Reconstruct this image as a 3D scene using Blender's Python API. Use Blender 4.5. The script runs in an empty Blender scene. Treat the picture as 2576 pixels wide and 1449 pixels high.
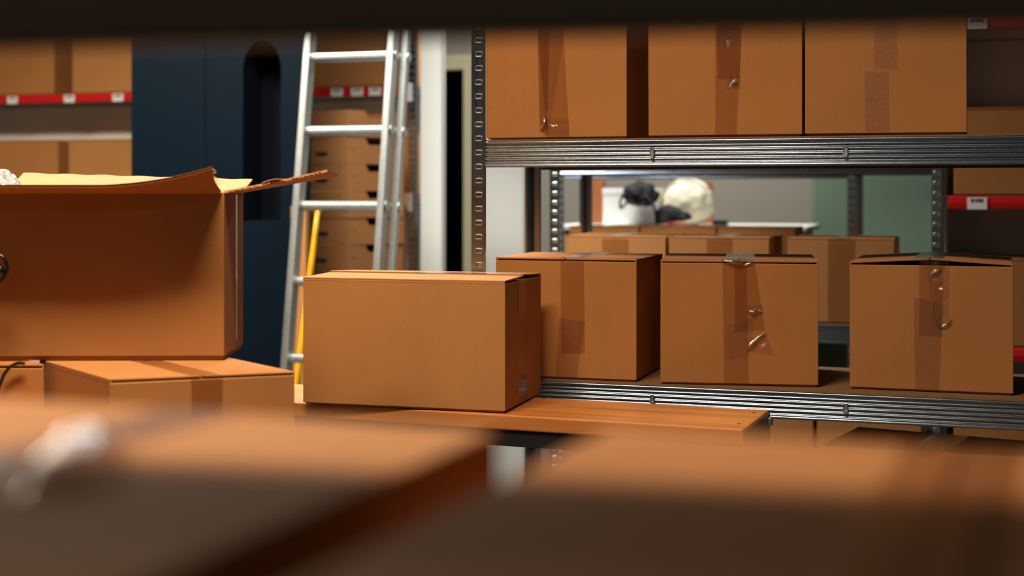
import bpy, bmesh, math, random
from mathutils import Vector, Matrix, noise
random.seed(7)
S = bpy.context.scene
COL = S.collection
F = 50.0/36.0*2576.0          # focal length in pixels of the 2576x1449 frame
CX, HY = 1288.0, 480.0        # principal column, horizon row
ZC = 1.25                     # camera height
A = math.radians(18.0)        # the racks' grid is turned 18 degrees from the camera
U = Vector((math.cos(A), -math.sin(A), 0)); V = Vector((math.sin(A), math.cos(A), 0))
PITCH = 0.033

def W(x, y, Z): return Vector(((x-CX)/F*Z, Z, ZC-(y-HY)/F*Z))
def G(x, y, z):                       # point of the horizontal plane at height z
    Z = (ZC-z)*F/(y-HY); return Vector(((x-CX)/F*Z, Z, z))
def on_line(x, P, d=U):               # point seen in column x on the horizontal line P + s d
    k = (x-CX)/F
    s = (k*P.y-P.x)/(d.x-k*d.y); return s, P+d*s

# ------------------------------------------------------------------ materials
def lin(r, g, b):
    f = lambda c: (c/255/12.92) if c/255 <= .04045 else ((c/255+.055)/1.055)**2.4
    return (f(r), f(g), f(b), 1)
def new_mat(name):
    m = bpy.data.materials.new(name); m.use_nodes = True
    nt = m.node_tree; nt.nodes.clear()
    out = nt.nodes.new('ShaderNodeOutputMaterial')
    return m, nt, out
def N(nt, t, **kw):
    n = nt.nodes.new(t)
    for k, v in kw.items():
        if k in n.inputs: n.inputs[k].default_value = v
        else: setattr(n, k, v)
    return n
def plain(name, rgb, rough=.6, metal=0, spec=.5, var=.08, scale=20, bump=0, bscale=200, coat=0):
    m, nt, out = new_mat(name)
    p = N(nt, 'ShaderNodeBsdfPrincipled', Roughness=rough, Metallic=metal)
    p.inputs['Specular IOR Level'].default_value = spec
    p.inputs['Coat Weight'].default_value = coat
    tc = N(nt, 'ShaderNodeTexCoord')
    nz = N(nt, 'ShaderNodeTexNoise', Scale=scale, Detail=4.0)
    nt.links.new(tc.outputs['Object'], nz.inputs['Vector'])
    mr = N(nt, 'ShaderNodeMapRange'); mr.inputs['To Min'].default_value = 1-var; mr.inputs['To Max'].default_value = 1+var
    nt.links.new(nz.outputs['Fac'], mr.inputs['Value'])
    hs = N(nt, 'ShaderNodeHueSaturation', Color=lin(*rgb))
    nt.links.new(mr.outputs['Result'], hs.inputs['Value'])
    nt.links.new(hs.outputs['Color'], p.inputs['Base Color'])
    if bump:
        n2 = N(nt, 'ShaderNodeTexNoise', Scale=bscale, Detail=3.0)
        nt.links.new(tc.outputs['Object'], n2.inputs['Vector'])
        b = N(nt, 'ShaderNodeBump', Strength=bump, Distance=.002)
        nt.links.new(n2.outputs['Fac'], b.inputs['Height']); nt.links.new(b.outputs['Normal'], p.inputs['Normal'])
    nt.links.new(p.outputs['BSDF'], out.inputs['Surface'])
    return m
def cardboard(name, rgb, stain=0):
    m, nt, out = new_mat(name)
    p = N(nt, 'ShaderNodeBsdfPrincipled', Roughness=.8)
    p.inputs['Specular IOR Level'].default_value = .13
    tc = N(nt, 'ShaderNodeTexCoord')
    L = nt.links.new
    big = N(nt, 'ShaderNodeTexNoise', Scale=5.0, Detail=3.0)
    fine = N(nt, 'ShaderNodeTexNoise', Scale=420.0, Detail=3.0)
    speck = N(nt, 'ShaderNodeTexNoise', Scale=170.0, Detail=1.0)
    mp = N(nt, 'ShaderNodeMapping'); mp.inputs['Scale'].default_value = (150, 150, 5)
    flute = N(nt, 'ShaderNodeTexNoise', Scale=1.0, Detail=1.0)
    for n in (big, fine, speck): L(tc.outputs['Object'], n.inputs['Vector'])
    L(tc.outputs['Object'], mp.inputs['Vector']); L(mp.outputs['Vector'], flute.inputs['Vector'])
    def mrange(src, a, b, lo, hi):
        r = N(nt, 'ShaderNodeMapRange'); r.inputs['From Min'].default_value = a; r.inputs['From Max'].default_value = b
        r.inputs['To Min'].default_value = lo; r.inputs['To Max'].default_value = hi
        L(src, r.inputs['Value']); return r.outputs['Result']
    def mul(a, b):
        x = N(nt, 'ShaderNodeMath', operation='MULTIPLY'); L(a, x.inputs[0]); L(b, x.inputs[1]); return x.outputs[0]
    v = mul(mul(mrange(big.outputs['Fac'], .3, .7, .94, 1.05), mrange(fine.outputs['Fac'], .3, .7, .95, 1.05)),
            mul(mrange(speck.outputs['Fac'], .74, .8, 1, .7), mrange(flute.outputs['Fac'], .3, .7, .99, 1.01)))
    hs = N(nt, 'ShaderNodeHueSaturation', Color=lin(*rgb)); L(v, hs.inputs['Value'])
    L(hs.outputs['Color'], p.inputs['Base Color'])
    b = N(nt, 'ShaderNodeBump', Strength=.05, Distance=.002); L(flute.outputs['Fac'], b.inputs['Height']); L(b.outputs['Normal'], p.inputs['Normal'])
    L(p.outputs['BSDF'], out.inputs['Surface'])
    return m
def clear_tape(name, tint, gloss=.08, rough=.16, bump=.5, bs=34, ior=1.4):
    m, nt, out = new_mat(name); L = nt.links.new
    tr = N(nt, 'ShaderNodeBsdfTransparent'); tr.inputs['Color'].default_value = (*tint, 1)
    gl = N(nt, 'ShaderNodeBsdfGlossy', Roughness=rough); gl.inputs['Color'].default_value = (1, .97, .93, 1)
    tc = N(nt, 'ShaderNodeTexCoord'); nz = N(nt, 'ShaderNodeTexNoise', Scale=float(bs), Detail=4.0, Distortion=1.5)
    L(tc.outputs['Object'], nz.inputs['Vector'])
    bp = N(nt, 'ShaderNodeBump', Strength=bump, Distance=.004); L(nz.outputs['Fac'], bp.inputs['Height'])
    L(bp.outputs['Normal'], gl.inputs['Normal'])
    fr = N(nt, 'ShaderNodeFresnel', IOR=1.4)
    ge = N(nt, 'ShaderNodeNewGeometry'); mi = N(nt, 'ShaderNodeMapRange'); mi.inputs['To Min'].default_value = ior; mi.inputs['To Max'].default_value = 1/ior
    L(ge.outputs['Backfacing'], mi.inputs['Value']); L(mi.outputs['Result'], fr.inputs['IOR']); ad = N(nt, 'ShaderNodeMath', operation='ADD'); ad.inputs[1].default_value = gloss
    L(fr.outputs['Fac'], ad.inputs[0])
    mx = N(nt, 'ShaderNodeMixShader'); L(ad.outputs[0], mx.inputs['Fac']); L(tr.outputs[0], mx.inputs[1]); L(gl.outputs[0], mx.inputs[2])
    L(mx.outputs[0], out.inputs['Surface']); return m
def steel(name, rgb=(138, 150, 164), r0=.17, r1=.32, stretch=(2, 40, 40)):
    m, nt, out = new_mat(name); L = nt.links.new
    p = N(nt, 'ShaderNodeBsdfPrincipled', Metallic=1.0)
    tc = N(nt, 'ShaderNodeTexCoord'); mp = N(nt, 'ShaderNodeMapping'); mp.inputs['Scale'].default_value = stretch
    nz = N(nt, 'ShaderNodeTexNoise', Scale=3.0, Detail=5.0); vo = N(nt, 'ShaderNodeTexVoronoi', Scale=60.0)
    L(tc.outputs['Object'], mp.inputs['Vector']); L(mp.outputs['Vector'], nz.inputs['Vector']); L(tc.outputs['Object'], vo.inputs['Vector'])
    mr = N(nt, 'ShaderNodeMapRange'); mr.inputs['To Min'].default_value = r0; mr.inputs['To Max'].default_value = r1
    L(nz.outputs['Fac'], mr.inputs['Value']); L(mr.outputs['Result'], p.inputs['Roughness'])
    mv = N(nt, 'ShaderNodeMapRange'); mv.inputs['To Min'].default_value = .88; mv.inputs['To Max'].default_value = 1.06
    L(vo.outputs['Distance'], mv.inputs['Value'])
    hs = N(nt, 'ShaderNodeHueSaturation', Color=lin(*rgb)); L(mv.outputs['Result'], hs.inputs['Value']); L(hs.outputs['Color'], p.inputs['Base Color'])
    L(p.outputs['BSDF'], out.inputs['Surface']); return m
def wood(name, c1, c2, rough=.38):
    m, nt, out = new_mat(name); L = nt.links.new
    p = N(nt, 'ShaderNodeBsdfPrincipled', Roughness=rough)
    tc = N(nt, 'ShaderNodeTexCoord'); mp = N(nt, 'ShaderNodeMapping'); mp.inputs['Scale'].default_value = (1.1, 16, 16)
    nz = N(nt, 'ShaderNodeTexNoise', Scale=1.6, Detail=6.0, Distortion=.6)
    mp2 = N(nt, 'ShaderNodeMapping'); mp2.inputs['Scale'].default_value = (6, 190, 190); n2 = N(nt, 'ShaderNodeTexNoise', Scale=1.0, Detail=3.0)
    L(tc.outputs['Object'], mp.inputs['Vector']); L(mp.outputs['Vector'], nz.inputs['Vector'])
    L(tc.outputs['Object'], mp2.inputs['Vector']); L(mp2.outputs['Vector'], n2.inputs['Vector'])
    cr = N(nt, 'ShaderNodeValToRGB'); cr.color_ramp.elements[0].position = .34; cr.color_ramp.elements[1].position = .66
    cr.color_ramp.elements[0].color = lin(*c1); cr.color_ramp.elements[1].color = lin(*c2)
    L(nz.outputs['Fac'], cr.inputs['Fac'])
    mr = N(nt, 'ShaderNodeMapRange'); mr.inputs['To Min'].default_value = .86; mr.inputs['To Max'].default_value = 1.1
    L(n2.outputs['Fac'], mr.inputs['Value'])
    hs = N(nt, 'ShaderNodeHueSaturation'); L(cr.outputs['Color'], hs.inputs['Color']); L(mr.outputs['Result'], hs.inputs['Value'])
    L(hs.outputs['Color'], p.inputs['Base Color']); L(p.outputs['BSDF'], out.inputs['Surface']); return m

M = {}
M['card'] = [cardboard('kraft_a', (166, 111, 63)), cardboard('kraft_b', (162, 108, 61)), cardboard('kraft_c', (172, 118, 69)), cardboard('kraft_d', (160, 108, 64))]
M['kraft_pale'] = cardboard('kraft_pale', (206, 152, 104))
M['flute'] = plain('flute_paper', (150, 98, 58), .85, spec=.1)
M['tape'] = clear_tape('clear_tape', (.86, .79, .72), gloss=.0, bump=.12)
M['tape_matte'] = clear_tape('worn_tape', (.86, .80, .74), gloss=.0, rough=.5, bump=.3, bs=120)
M['tape_loose'] = clear_tape('loose_tape', (.94, .91, .87), gloss=.0, rough=.09, bump=.4, bs=60, ior=1.6)
M['tape_fold'] = clear_tape('tape_crease', (.95, .92, .88), gloss=.3, rough=.14, bump=.3, bs=90, ior=1.5)
M['zinc'] = steel('zinc_sheet')
M['zinc_post'] = steel('zinc_post', stretch=(40, 40, 2), r0=.16, r1=.3)
M['alu'] = steel('aluminium', (188, 191, 188), .34, .5, (30, 30, 2))
M['chip'] = plain('chipboard', (118, 84, 56), .7, var=.2, scale=120, spec=.3)
M['painted_steel'] = plain('painted_steel', (142, 137, 122), .6)
M['pale_board'] = plain('pale_board', (128, 112, 92), .8)
M['bench_wood'] = wood('bench_wood', (176, 105, 47), (200, 134, 73))
M['black_steel'] = plain('black_steel', (26, 28, 32), .42, spec=.4)
M['black_plastic'] = plain('black_plastic', (14, 15, 18), .25, coat=.3)
M['red'] = plain('red_plastic', (200, 18, 26), .35)
M['white_paper'] = plain('white_paper', (226, 224, 216), .7)
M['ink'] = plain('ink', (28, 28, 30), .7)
M['panel'] = plain('grey_panel', (226, 219, 210), .5, var=.03)
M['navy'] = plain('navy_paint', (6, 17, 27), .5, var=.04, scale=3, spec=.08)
M['navy_shade'] = plain('navy_niche_shade', (5, 8, 15), .7, var=.04, spec=.1)  # navy darkened by colour for the shade inside the niche
M['white_wall'] = plain('white_paint', (208, 208, 199), .8, var=.02, scale=2)
M['white_dimmed'] = plain('white_paint_dimmed', (160, 160, 154), .8, var=.02, scale=2)  # same white, darkened by colour to offset the nearby back lamp
M['grey_wall'] = plain('grey_paint', (154, 147, 133), .85, var=.03, scale=2)
M['green_wall'] = plain('green_paint', (96, 117, 97), .8, var=.03, scale=2)
M['dark_wall'] = plain('front_paint', (190, 204, 214), .8, var=.05, scale=2)
M['void'] = plain('unlit_room_paint', (18, 18, 20), .9)
M['ceiling'] = plain('ceiling_paint', (92, 90, 86), .9, var=.03)
M['floor'] = plain('concrete_floor', (60, 57, 54), .55, var=.12, scale=4)
M['yellow'] = plain('yellow_plastic', (240, 170, 20), .4)
M['cap_blue'] = plain('blue_cap', (60, 60, 130), .5)
M['cream_cloth'] = plain('cream_cloth', (222, 212, 186), .9, bump=.5, bscale=60)
M['dark_cloth'] = plain('dark_cloth', (20, 22, 30), .85, bump=.5, bscale=60)
M['white_box'] = plain('white_card', (232, 234, 228), .6, var=.02)
M['orange_card'] = cardboard('orange_card', (150, 92, 56))
M['cream_trim'] = plain('cream_paint', (206, 196, 160), .7)
M['bracket'] = plain('white_plastic', (218, 216, 208), .5)
def bubble_mat():
    m, nt, out = new_mat('bubble_film'); L = nt.links.new
    p = N(nt, 'ShaderNodeBsdfPrincipled', Roughness=.18); p.inputs['Base Color'].default_value = lin(205, 200, 196)
    p.inputs['Transmission Weight'].default_value = .35; p.inputs['Coat Weight'].default_value = .6
    tc = N(nt, 'ShaderNodeTexCoord'); vo = N(nt, 'ShaderNodeTexVoronoi', Scale=85.0, feature='SMOOTH_F1'); nz = N(nt, 'ShaderNodeTexNoise', Scale=35.0, Detail=3.0)
    L(tc.outputs['Object'], vo.inputs['Vector']); L(tc.outputs['Object'], nz.inputs['Vector'])
    ad = N(nt, 'ShaderNodeMath', operation='ADD'); L(vo.outputs['Distance'], ad.inputs[0]); L(nz.outputs['Fac'], ad.inputs[1])
    b = N(nt, 'ShaderNodeBump', Strength=.9, Distance=.006, invert=True); L(ad.outputs[0], b.inputs['Height']); L(b.outputs['Normal'], p.inputs['Normal'])
    L(p.outputs[0], out.inputs['Surface']); return m
M['bubble'] = bubble_mat()

# ------------------------------------------------------------------ helpers
def obj(name, bm, mat, parent=None, bevel=0, smooth=False, seg=2):
    me = bpy.data.meshes.new(name)
    bmesh.ops.recalc_face_normals(bm, faces=bm.faces[:])
    bm.to_mesh(me); bm.free()
    for mm in (mat if isinstance(mat, (list, tuple)) else [mat]): me.materials.append(mm)
    if smooth:
        for p in me.polygons: p.use_smooth = True
    o = bpy.data.objects.new(name, me); COL.objects.link(o)
    if parent is not None: o.parent = parent
    if bevel:
        b = o.modifiers.new('bevel', 'BEVEL'); b.width = bevel; b.segments = seg; b.limit_method = 'ANGLE'; b.angle_limit = math.radians(40)
    return o
def tag(o, label, cat, group=None):
    o['label'] = label; o['category'] = cat
    if group: o['group'] = group
    return o
def thing(name, label, cat, loc=(0, 0, 0), rot=(0, 0, 0), group=None):
    o = bpy.data.objects.new(name, None); COL.objects.link(o)
    o.empty_display_size = .05; o.location = loc; o.rotation_euler = rot
    return tag(o, label, cat, group)
def structure(o): o['kind'] = 'structure'; return o
def box(bm, x0, x1, y0, y1, z0, z1, mi=0):
    v = [bm.verts.new(p) for p in ((x0, y0, z0), (x1, y0, z0), (x1, y1, z0), (x0, y1, z0), (x0, y0, z1), (x1, y0, z1), (x1, y1, z1), (x0, y1, z1))]
    for f in ((0, 3, 2, 1), (4, 5, 6, 7), (0, 1, 5, 4), (1, 2, 6, 5), (2, 3, 7, 6), (3, 0, 4, 7)):
        bm.faces.new([v[i] for i in f]).material_index = mi
    return v
def hexa(bm, pts):
    v = [bm.verts.new(p) for p in pts]
    for f in ((0, 3, 2, 1), (4, 5, 6, 7), (0, 1, 5, 4), (1, 2, 6, 5), (2, 3, 7, 6), (3, 0, 4, 7)): bm.faces.new([v[i] for i in f])
    return v
def prism(bm, pts, off):
    a = [bm.verts.new(p) for p in pts]; b = [bm.verts.new(Vector(p)+Vector(off)) for p in pts]
    bm.faces.new(a); bm.faces.new(b[::-1]); n = len(pts)
    for i in range(n): bm.faces.new((a[i], b[i], b[(i+1) % n], a[(i+1) % n]))
def grid(bm, nu, nv, fn):
    vs = [[bm.verts.new(fn(i/nu, j/nv)) for j in range(nv+1)] for i in range(nu+1)]
    for i in range(nu):
        for j in range(nv): bm.faces.new((vs[i][j], vs[i+1][j], vs[i+1][j+1], vs[i][j+1]))
    return vs
def slab_grid(bm, nu, nv, fn, t):          # a sheet with thickness t (downward)
    a = [[bm.verts.new(fn(i/nu, j/nv)) for j in range(nv+1)] for i in range(nu+1)]
    b = [[bm.verts.new(Vector(fn(i/nu, j/nv))-Vector((0, 0, t))) for j in range(nv+1)] for i in range(nu+1)]
    for i in range(nu):
        for j in range(nv):
            bm.faces.new((a[i][j], a[i+1][j], a[i+1][j+1], a[i][j+1])); bm.faces.new((b[i][j], b[i][j+1], b[i+1][j+1], b[i+1][j]))
    for i in range(nu):
        bm.faces.new((a[i][0], b[i][0], b[i+1][0], a[i+1][0])); bm.faces.new((a[i][nv], a[i+1][nv], b[i+1][nv], b[i][nv]))
    for j in range(nv):
        bm.faces.new((a[0][j], a[0][j+1], b[0][j+1], b[0][j])); bm.faces.new((a[nu][j], b[nu][j], b[nu][j+1], a[nu][j+1]))
def tube(bm, pts, r, n=8, closed=False, caps=True, mi=0):
    pts = [Vector(p) for p in pts]; rings = []; up = None; m = len(pts)
    for i, p in enumerate(pts):
        if closed: t = (pts[(i+1) % m]-pts[i-1]).normalized()
        else: t = (pts[min(i+1, m-1)]-pts[max(i-1, 0)]).normalized()
        if up is None: up = t.orthogonal().normalized()
        up = (up-t*up.dot(t)).normalized(); s = t.cross(up); rr = r[i] if isinstance(r, (list, tuple)) else r
        rings.append([bm.verts.new(p+up*rr*math.cos(2*math.pi*k/n)+s*rr*math.sin(2*math.pi*k/n)) for k in range(n)])
    for i in range(m if closed else m-1):
        a, b = rings[i], rings[(i+1) % m]
        for k in range(n): bm.faces.new((a[k], a[(k+1) % n], b[(k+1) % n], b[k])).material_index = mi
    if caps and not closed: bm.faces.new(rings[0][::-1]); bm.faces.new(rings[-1])
def catmull(pts, n=8):
    pts = [Vector(p) for p in pts]; q = [pts[0]*2-pts[1]]+pts+[pts[-1]*2-pts[-2]]; out = []
    for i in range(1, len(q)-2):
        for k in range(n):
            t = k/n; a, b, c, d = q[i-1], q[i], q[i+1], q[i+2]
            out.append(.5*((2*b)+(c-a)*t+(2*a-5*b+4*c-d)*t*t+(3*b-a-3*c+d)*t**3))
    return out+[pts[-1]]
def copy_tree(o, parent=None):
    c = o.copy(); COL.objects.link(c)
    if parent is not None: c.parent = parent
    for ch in list(o.children): copy_tree(ch, c)
    return c

# ------------------------------------------------------------------ cartons
def ease(t, a, b, c, d):   # bilinear quad: a bottom-left, b bottom-right, c top-right, d top-left
    return lambda s, r: [(1-s)*(1-r)*a[i]+s*(1-r)*b[i]+s*r*c[i]+(1-s)*r*d[i] for i in range(2)]
def strip(root, face, quad, w, d, h, mat, amp=.0006, seed=0, n=10, m=28, lift=.0013, shear=0):
    """clear tape lying on a face; quad = bl, br, tr, tl in the face's own coordinates"""
    f = ease(0, *quad)
    def fn(s, r):
        p = f(s, r); p[1] = max(p[1], .003) if face != 'top' else p[1]; q = noise.noise(Vector((p[0]*45+seed*7.1, p[1]*45, seed)))
        k = lift+amp*(.5+.5*q)
        if face == 'front': return (p[0], -k, p[1])
        if face == 'right': return (w+k+shear*p[0], p[0], p[1])
        if face == 'top': return (p[0]+shear*p[1], p[1], h+k)
    bm = bmesh.new(); grid(bm, n, m, fn)
    return obj('tape_strip', bm, mat, root, smooth=True)
def carton(label, loc, yaw, w, d, h, mat=0, seam='y', group=None, tapes=(), pop=0., shear=0., top_tape=None, jit=.0006, simple=False, name='cardboard_box', cat='cardboard box'):
    root = thing(name, label, cat, Vector(loc)+Vector((0, 0, .0012)), (0, 0, yaw), group)
    mt = M['card'][mat] if isinstance(mat, int) else mat
    rnd = random.Random(hash((round(loc[0], 3), round(loc[1], 3))))
    sh = lambda x, y, z: (x+shear*y, y, z)
    hb = h-.0068; t = .0045
    bm = bmesh.new()
    pts = [sh(0, 0, .003), sh(w, 0, .003), sh(w, d, .003), sh(0, d, .003), sh(0, 0, hb), sh(w, 0, hb), sh(w, d, hb), sh(0, d, hb)]
    pts = [tuple(c+rnd.uniform(-jit, jit) for c in p) for p in pts]
    hexa(bm, pts)
    i = .004
    hexa(bm, [sh(i, i, 0), sh(w-i, i, 0), sh(w-i, d-i, 0), sh(i, d-i, 0), sh(i, i, .0032), sh(w-i, i, .0032), sh(w-i, d-i, .0032), sh(i, d-i, .0032)])
    obj('body', bm, mt, root, bevel=.0028)
    for side in (0, 1):
        bm = bmesh.new(); g = .0012 if seam == 'y' else .003; z1, z0 = h, h-t
        if seam == 'y':
            xa, xb = (0, w/2-g) if side == 0 else (w/2+g, w)
            za, zb = (0, pop) if side == 0 else (pop, 0)
            hexa(bm, [sh(xa, 0.0006, z0+za), sh(xb, 0.0006, z0+zb), sh(xb, d, z0+zb), sh(xa, d, z0+za), sh(xa, 0.0006, z1+za), sh(xb, 0.0006, z1+zb), sh(xb, d, z1+zb), sh(xa, d, z1+za)])
            xh = (0, .004) if side == 0 else (w-.004, w)
            hexa(bm, [sh(xh[0], .0006, hb-.002), sh(xh[1], .0006, hb-.002), sh(xh[1], d, hb-.002), sh(xh[0], d, hb-.002), sh(xh[0], .0006, z0+.001), sh(xh[1], .0006, z0+.001), sh(xh[1], d, z0+.001), sh(xh[0], d, z0+.001)])
        else:
            ya, yb = (0, d/2-g) if side == 0 else (d/2+g, d)
            za, zb = (0, pop*.45) if side == 0 else (pop, 0)
            hexa(bm, [sh(0, ya, z0+za), sh(w, ya, z0+za), sh(w, yb, z0+zb), sh(0, yb, z0+zb), sh(0, ya, z1+za), sh(w, ya, z1+za), sh(w, yb, z1+zb), sh(0, yb, z1+zb)])
            yh = (0, .004) if side == 0 else (d-.004, d)
            hexa(bm, [sh(0, yh[0], hb-.002), sh(w, yh[0], hb-.002), sh(w, yh[1], hb-.002), sh(0, yh[1], hb-.002), sh(0, yh[0], z0+.001), sh(w, yh[0], z0+.001), sh(w, yh[1], z0+.001), sh(0, yh[1], z0+.001)])
        obj('top_flap', bm, mt, root, bevel=.0016)
    for k, tp in enumerate(tapes):
        face, quad, kind = tp
        strip(root, face, quad, w, d, h, M[kind], seed=k+len(label), shear=shear)
    if top_tape:
        a, b = top_tape
        bm = bmesh.new()
        if seam == 'y':
            grid(bm, 6, 20, lambda s, r: sh(a+(b-a)*s, d*r, h+.0008+pop*(1-abs((a+(b-a)*s)-w/2)/(w/2))))
        else:
            grid(bm, 20, 6, lambda s, r: sh(w*(.46+.54*s), a+(b-a)*r, h+.0008+pop*(1-abs((a+(b-a)*r)-d/2)/(d/2))))
        obj('tape_strip', bm, M['tape'], root, smooth=True)
    return root
def face_px(loc, yaw):
    """pixels -> (x, z) on the front face of a carton standing at loc"""
    ux = Vector((math.cos(yaw), math.sin(yaw), 0)); n = Vector((-math.sin(yaw), math.cos(yaw), 0)); P = Vector(loc)
    def f(px, py):
        d = Vector(((px-CX)/F, 1, -(py-HY)/F)); c = Vector((0, 0, ZC))
        t = (P-c).dot(n)/d.dot(n); q = c+d*t-P
        return (q.dot(ux), q.z)
    return f
def fit(pl, pr, z):
    a, b = G(*pl, z), G(*pr, z); dv = b-a
    return a, math.atan2(dv.y, dv.x), dv.length

# ------------------------------------------------------------------ racks
def post_mesh(height, sx, sy, holes=True):
    bm = bmesh.new(); t = .0016; fw, sw = .032, .036
    bx = lambda x0, x1, y0, y1, z0, z1: box(bm, min(x0*sx, x1*sx), max(x0*sx, x1*sx), min(y0*sy, y1*sy), max(y0*sy, y1*sy), z0, z1)
    if not holes:
        bx(0, fw, 0, t, 0, height)
    else:
        xa, xb, hh = .0105, .0268, .0105
        bx(0, xa, 0, t, 0, height); bx(xb, fw, 0, t, 0, height)
        z = 0.
        k = 0
        while True:
            zc = .02+k*PITCH
            if zc+hh/2 > height-.005: break
            bx(xa, xb, 0, t, z, zc-hh/2); z = zc+hh/2
            ring = [(xa, zc-hh/2+.002), (xa+.002, zc-hh/2), (xb-.002, zc-hh/2), (xb, zc-hh/2+.002), (xb, zc+hh/2-.002), (xb-.002, zc+hh/2), (xa+.002, zc+hh/2), (xa, zc+hh/2-.002)]
            tube(bm, [(p[0]*sx, -.0002*sy, p[1]) for p in ring], .0015, 6, closed=True, mi=1)
            bx(xb, fw+.001, -.0012, 0, zc-.003, zc+.003)
            k += 1
        bx(xa, xb, 0, t, z, height)
        bx(xa-.002, xb+.002, .0022, .0032, 0, height)
    bx(0, t, 0, sw, 0, height)
    bx(fw-.0005, fw+.0015, -.0008, .008, 0, height)
    bx(0, .006, sw-t, sw, 0, height)
    return bm
def beam_mesh(L, H=.061):
    bm = bmesh.new(); prof = []
    prof += [(.020, 0), (.004, 0), (.001, -.0008), (0, -.003), (.0006, -.0055), (.003, -.007)]
    n = 44
    for i in range(n+1):
        q = i/n; z = -.008-q*(H-.016)
        prof.append((.0032+.0017*math.cos(q*2*math.pi*4.5), z))
    prof += [(.003, -H+.007), (.0006, -H+.0055), (0, -H+.003), (.001, -H+.0008), (.004, -H), (.024, -H)]
    rows = [[bm.verts.new((x, p[0], p[1])) for p in prof] for x in (0, L)]
    for i in range(len(prof)-1): bm.faces.new((rows[0][i], rows[1][i], rows[1][i+1], rows[0][i+1]))
    rows2 = [[bm.verts.new((x, p[0]+.0012, p[1]*.985-.0004)) for p in prof] for x in (0, L)]
    for i in range(len(prof)-1): bm.faces.new((rows2[0][i], rows2[0][i+1], rows2[1][i+1], rows2[1][i]))
    return bm
def slot_mesh(s, H=.061):
    bm = bmesh.new()
    zc = -H*.5; a, b = .0038, .0105
    ring = [(s-a, zc-b+.003), (s-a*.6, zc-b), (s+a*.6, zc-b), (s+a, zc-b+.003), (s+a, zc+b-.003), (s+a*.6, zc+b), (s-a*.6, zc+b), (s-a, zc+b-.003)]
    tube(bm, [(p[0], -.0004, p[1]) for p in ring], .0016, 6, closed=True)
    tube(bm, [(s, .004, zc-b+.002), (s, -.0028, zc-b+.002)], .0042, 10)
    box(bm, s-.0028, s+.0028, .0003, .0011, zc-b+.002, zc+b-.002)
    return bm
def rack(label, P, yaw, width, depth, height, decks, panel=None, rails=(), slots=(), group=None, name='storage_rack', cat='rack', labels=(), steel_mat=None, deck_mat=None, left_posts=True):
    zb, zp, dk = steel_mat or M['zinc'], steel_mat or M['zinc_post'], deck_mat or M['chip']
    root = thing(name, label, cat, (P[0], P[1], 0), (0, 0, yaw), group)
    for sx, x in ((1, 0), (-1, width))[0 if left_posts else 1:]:
        for sy, y in ((1, 0), (-1, depth)):
            o = obj('post', post_mesh(height, sx, sy), [zp, M['alu']], root); o.location = (x, y, 0)
    for z in decks:
        for back in (0, 1):
            o = obj('beam', beam_mesh(width-.066, .043 if rails else .061), zb, root, smooth=True)
            for q in (slots if not back else ()): obj('slot', slot_mesh(q), M['alu'], o)
            if back: o.rotation_euler = (0, 0, math.pi); o.location = (width-.033, depth-.0022, z-.004)
            else: o.location = (.033, .0022, z-.004)
        for x in (.003, width-.021):
            bm = bmesh.new(); box(bm, x, x+.018, .04, depth-.04, z-.044, z-.005); obj('side_brace', bm, zb, root, bevel=.002)
        bm = bmesh.new(); box(bm, .004, width-.004, .010, depth-.010, z-.004, z); obj('shelf_board', bm, dk, root)
    if panel:
        for (z0, z1) in panel:
            bm = bmesh.new(); box(bm, .036 if left_posts else .003, width-.036, depth-.010, depth-.006, z0, z1)
            zz = z0+.17
            while zz < z1-.05:
                box(bm, .036, width-.036, depth-.012, depth-.010, zz-.006, zz+.006); zz += .17
            obj('back_panel', bm, M['panel'], root)
            if not left_posts:
                bm = bmesh.new(); box(bm, .0005, .0025, .16, depth-.006, z0, z1); obj('side_panel', bm, M['panel'], root)
    for z in rails:
        bm = bmesh.new()
        x0 = .034 if left_posts else .012
        prism(bm, [(x0, -.004, z-.044), (x0, -.009, z-.040), (x0, -.011, z-.024), (x0, -.008, z-.004), (x0, -.002, z-.002), (x0, .0, z-.044)], (width-.034-x0, 0, 0))
        rl = obj('label_rail', bm, M['red'], root)
        for lx in labels:
            bm = bmesh.new(); box(bm, lx-.03, lx+.03, -.0128, -.0112, z-.044, z-.006)
            for q, wd in ((-.018, .008), (-.006, .006), (.003, .007), (.012, .006)): box(bm, lx+q, lx+q+wd, -.0132, -.0128, z-.022, z-.010, 1)
            obj('price_label', bm, [M['white_paper'], M['ink']], rl)
    return root

GY = -A
# main rack in front of us -------------------------------------------------
P1 = Vector(((1186-CX)/F*3.345, 3.345, 0))
LO, UP = ZC-.437, ZC+.120
def s1(px): return on_line(px, P1)[0]
slots = [s1(1640)-.033, s1(2127)-.033]
rack('galvanised rack holding taped cartons on two shelves in the middle of the photo', P1, GY, 1.30, .455, 2.05, [.256, LO, UP, 1.93], slots=slots)
# second rack behind, third rack behind that --------------------------------
P2 = Vector(((1383-CX)/F*4.97, 4.97, 0))
rack('second galvanised rack, standing directly behind the middle rack', P2, GY, 1.314, .455, 2.05, [.256, LO, UP, 1.93], slots=(.4, .85))
P3 = Vector((.196, 6.33, 0))
rack('third galvanised rack, farthest back in front of the white counter', P3, GY, 1.30, .43, 2.05, [.256, LO, UP, 1.93])

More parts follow.
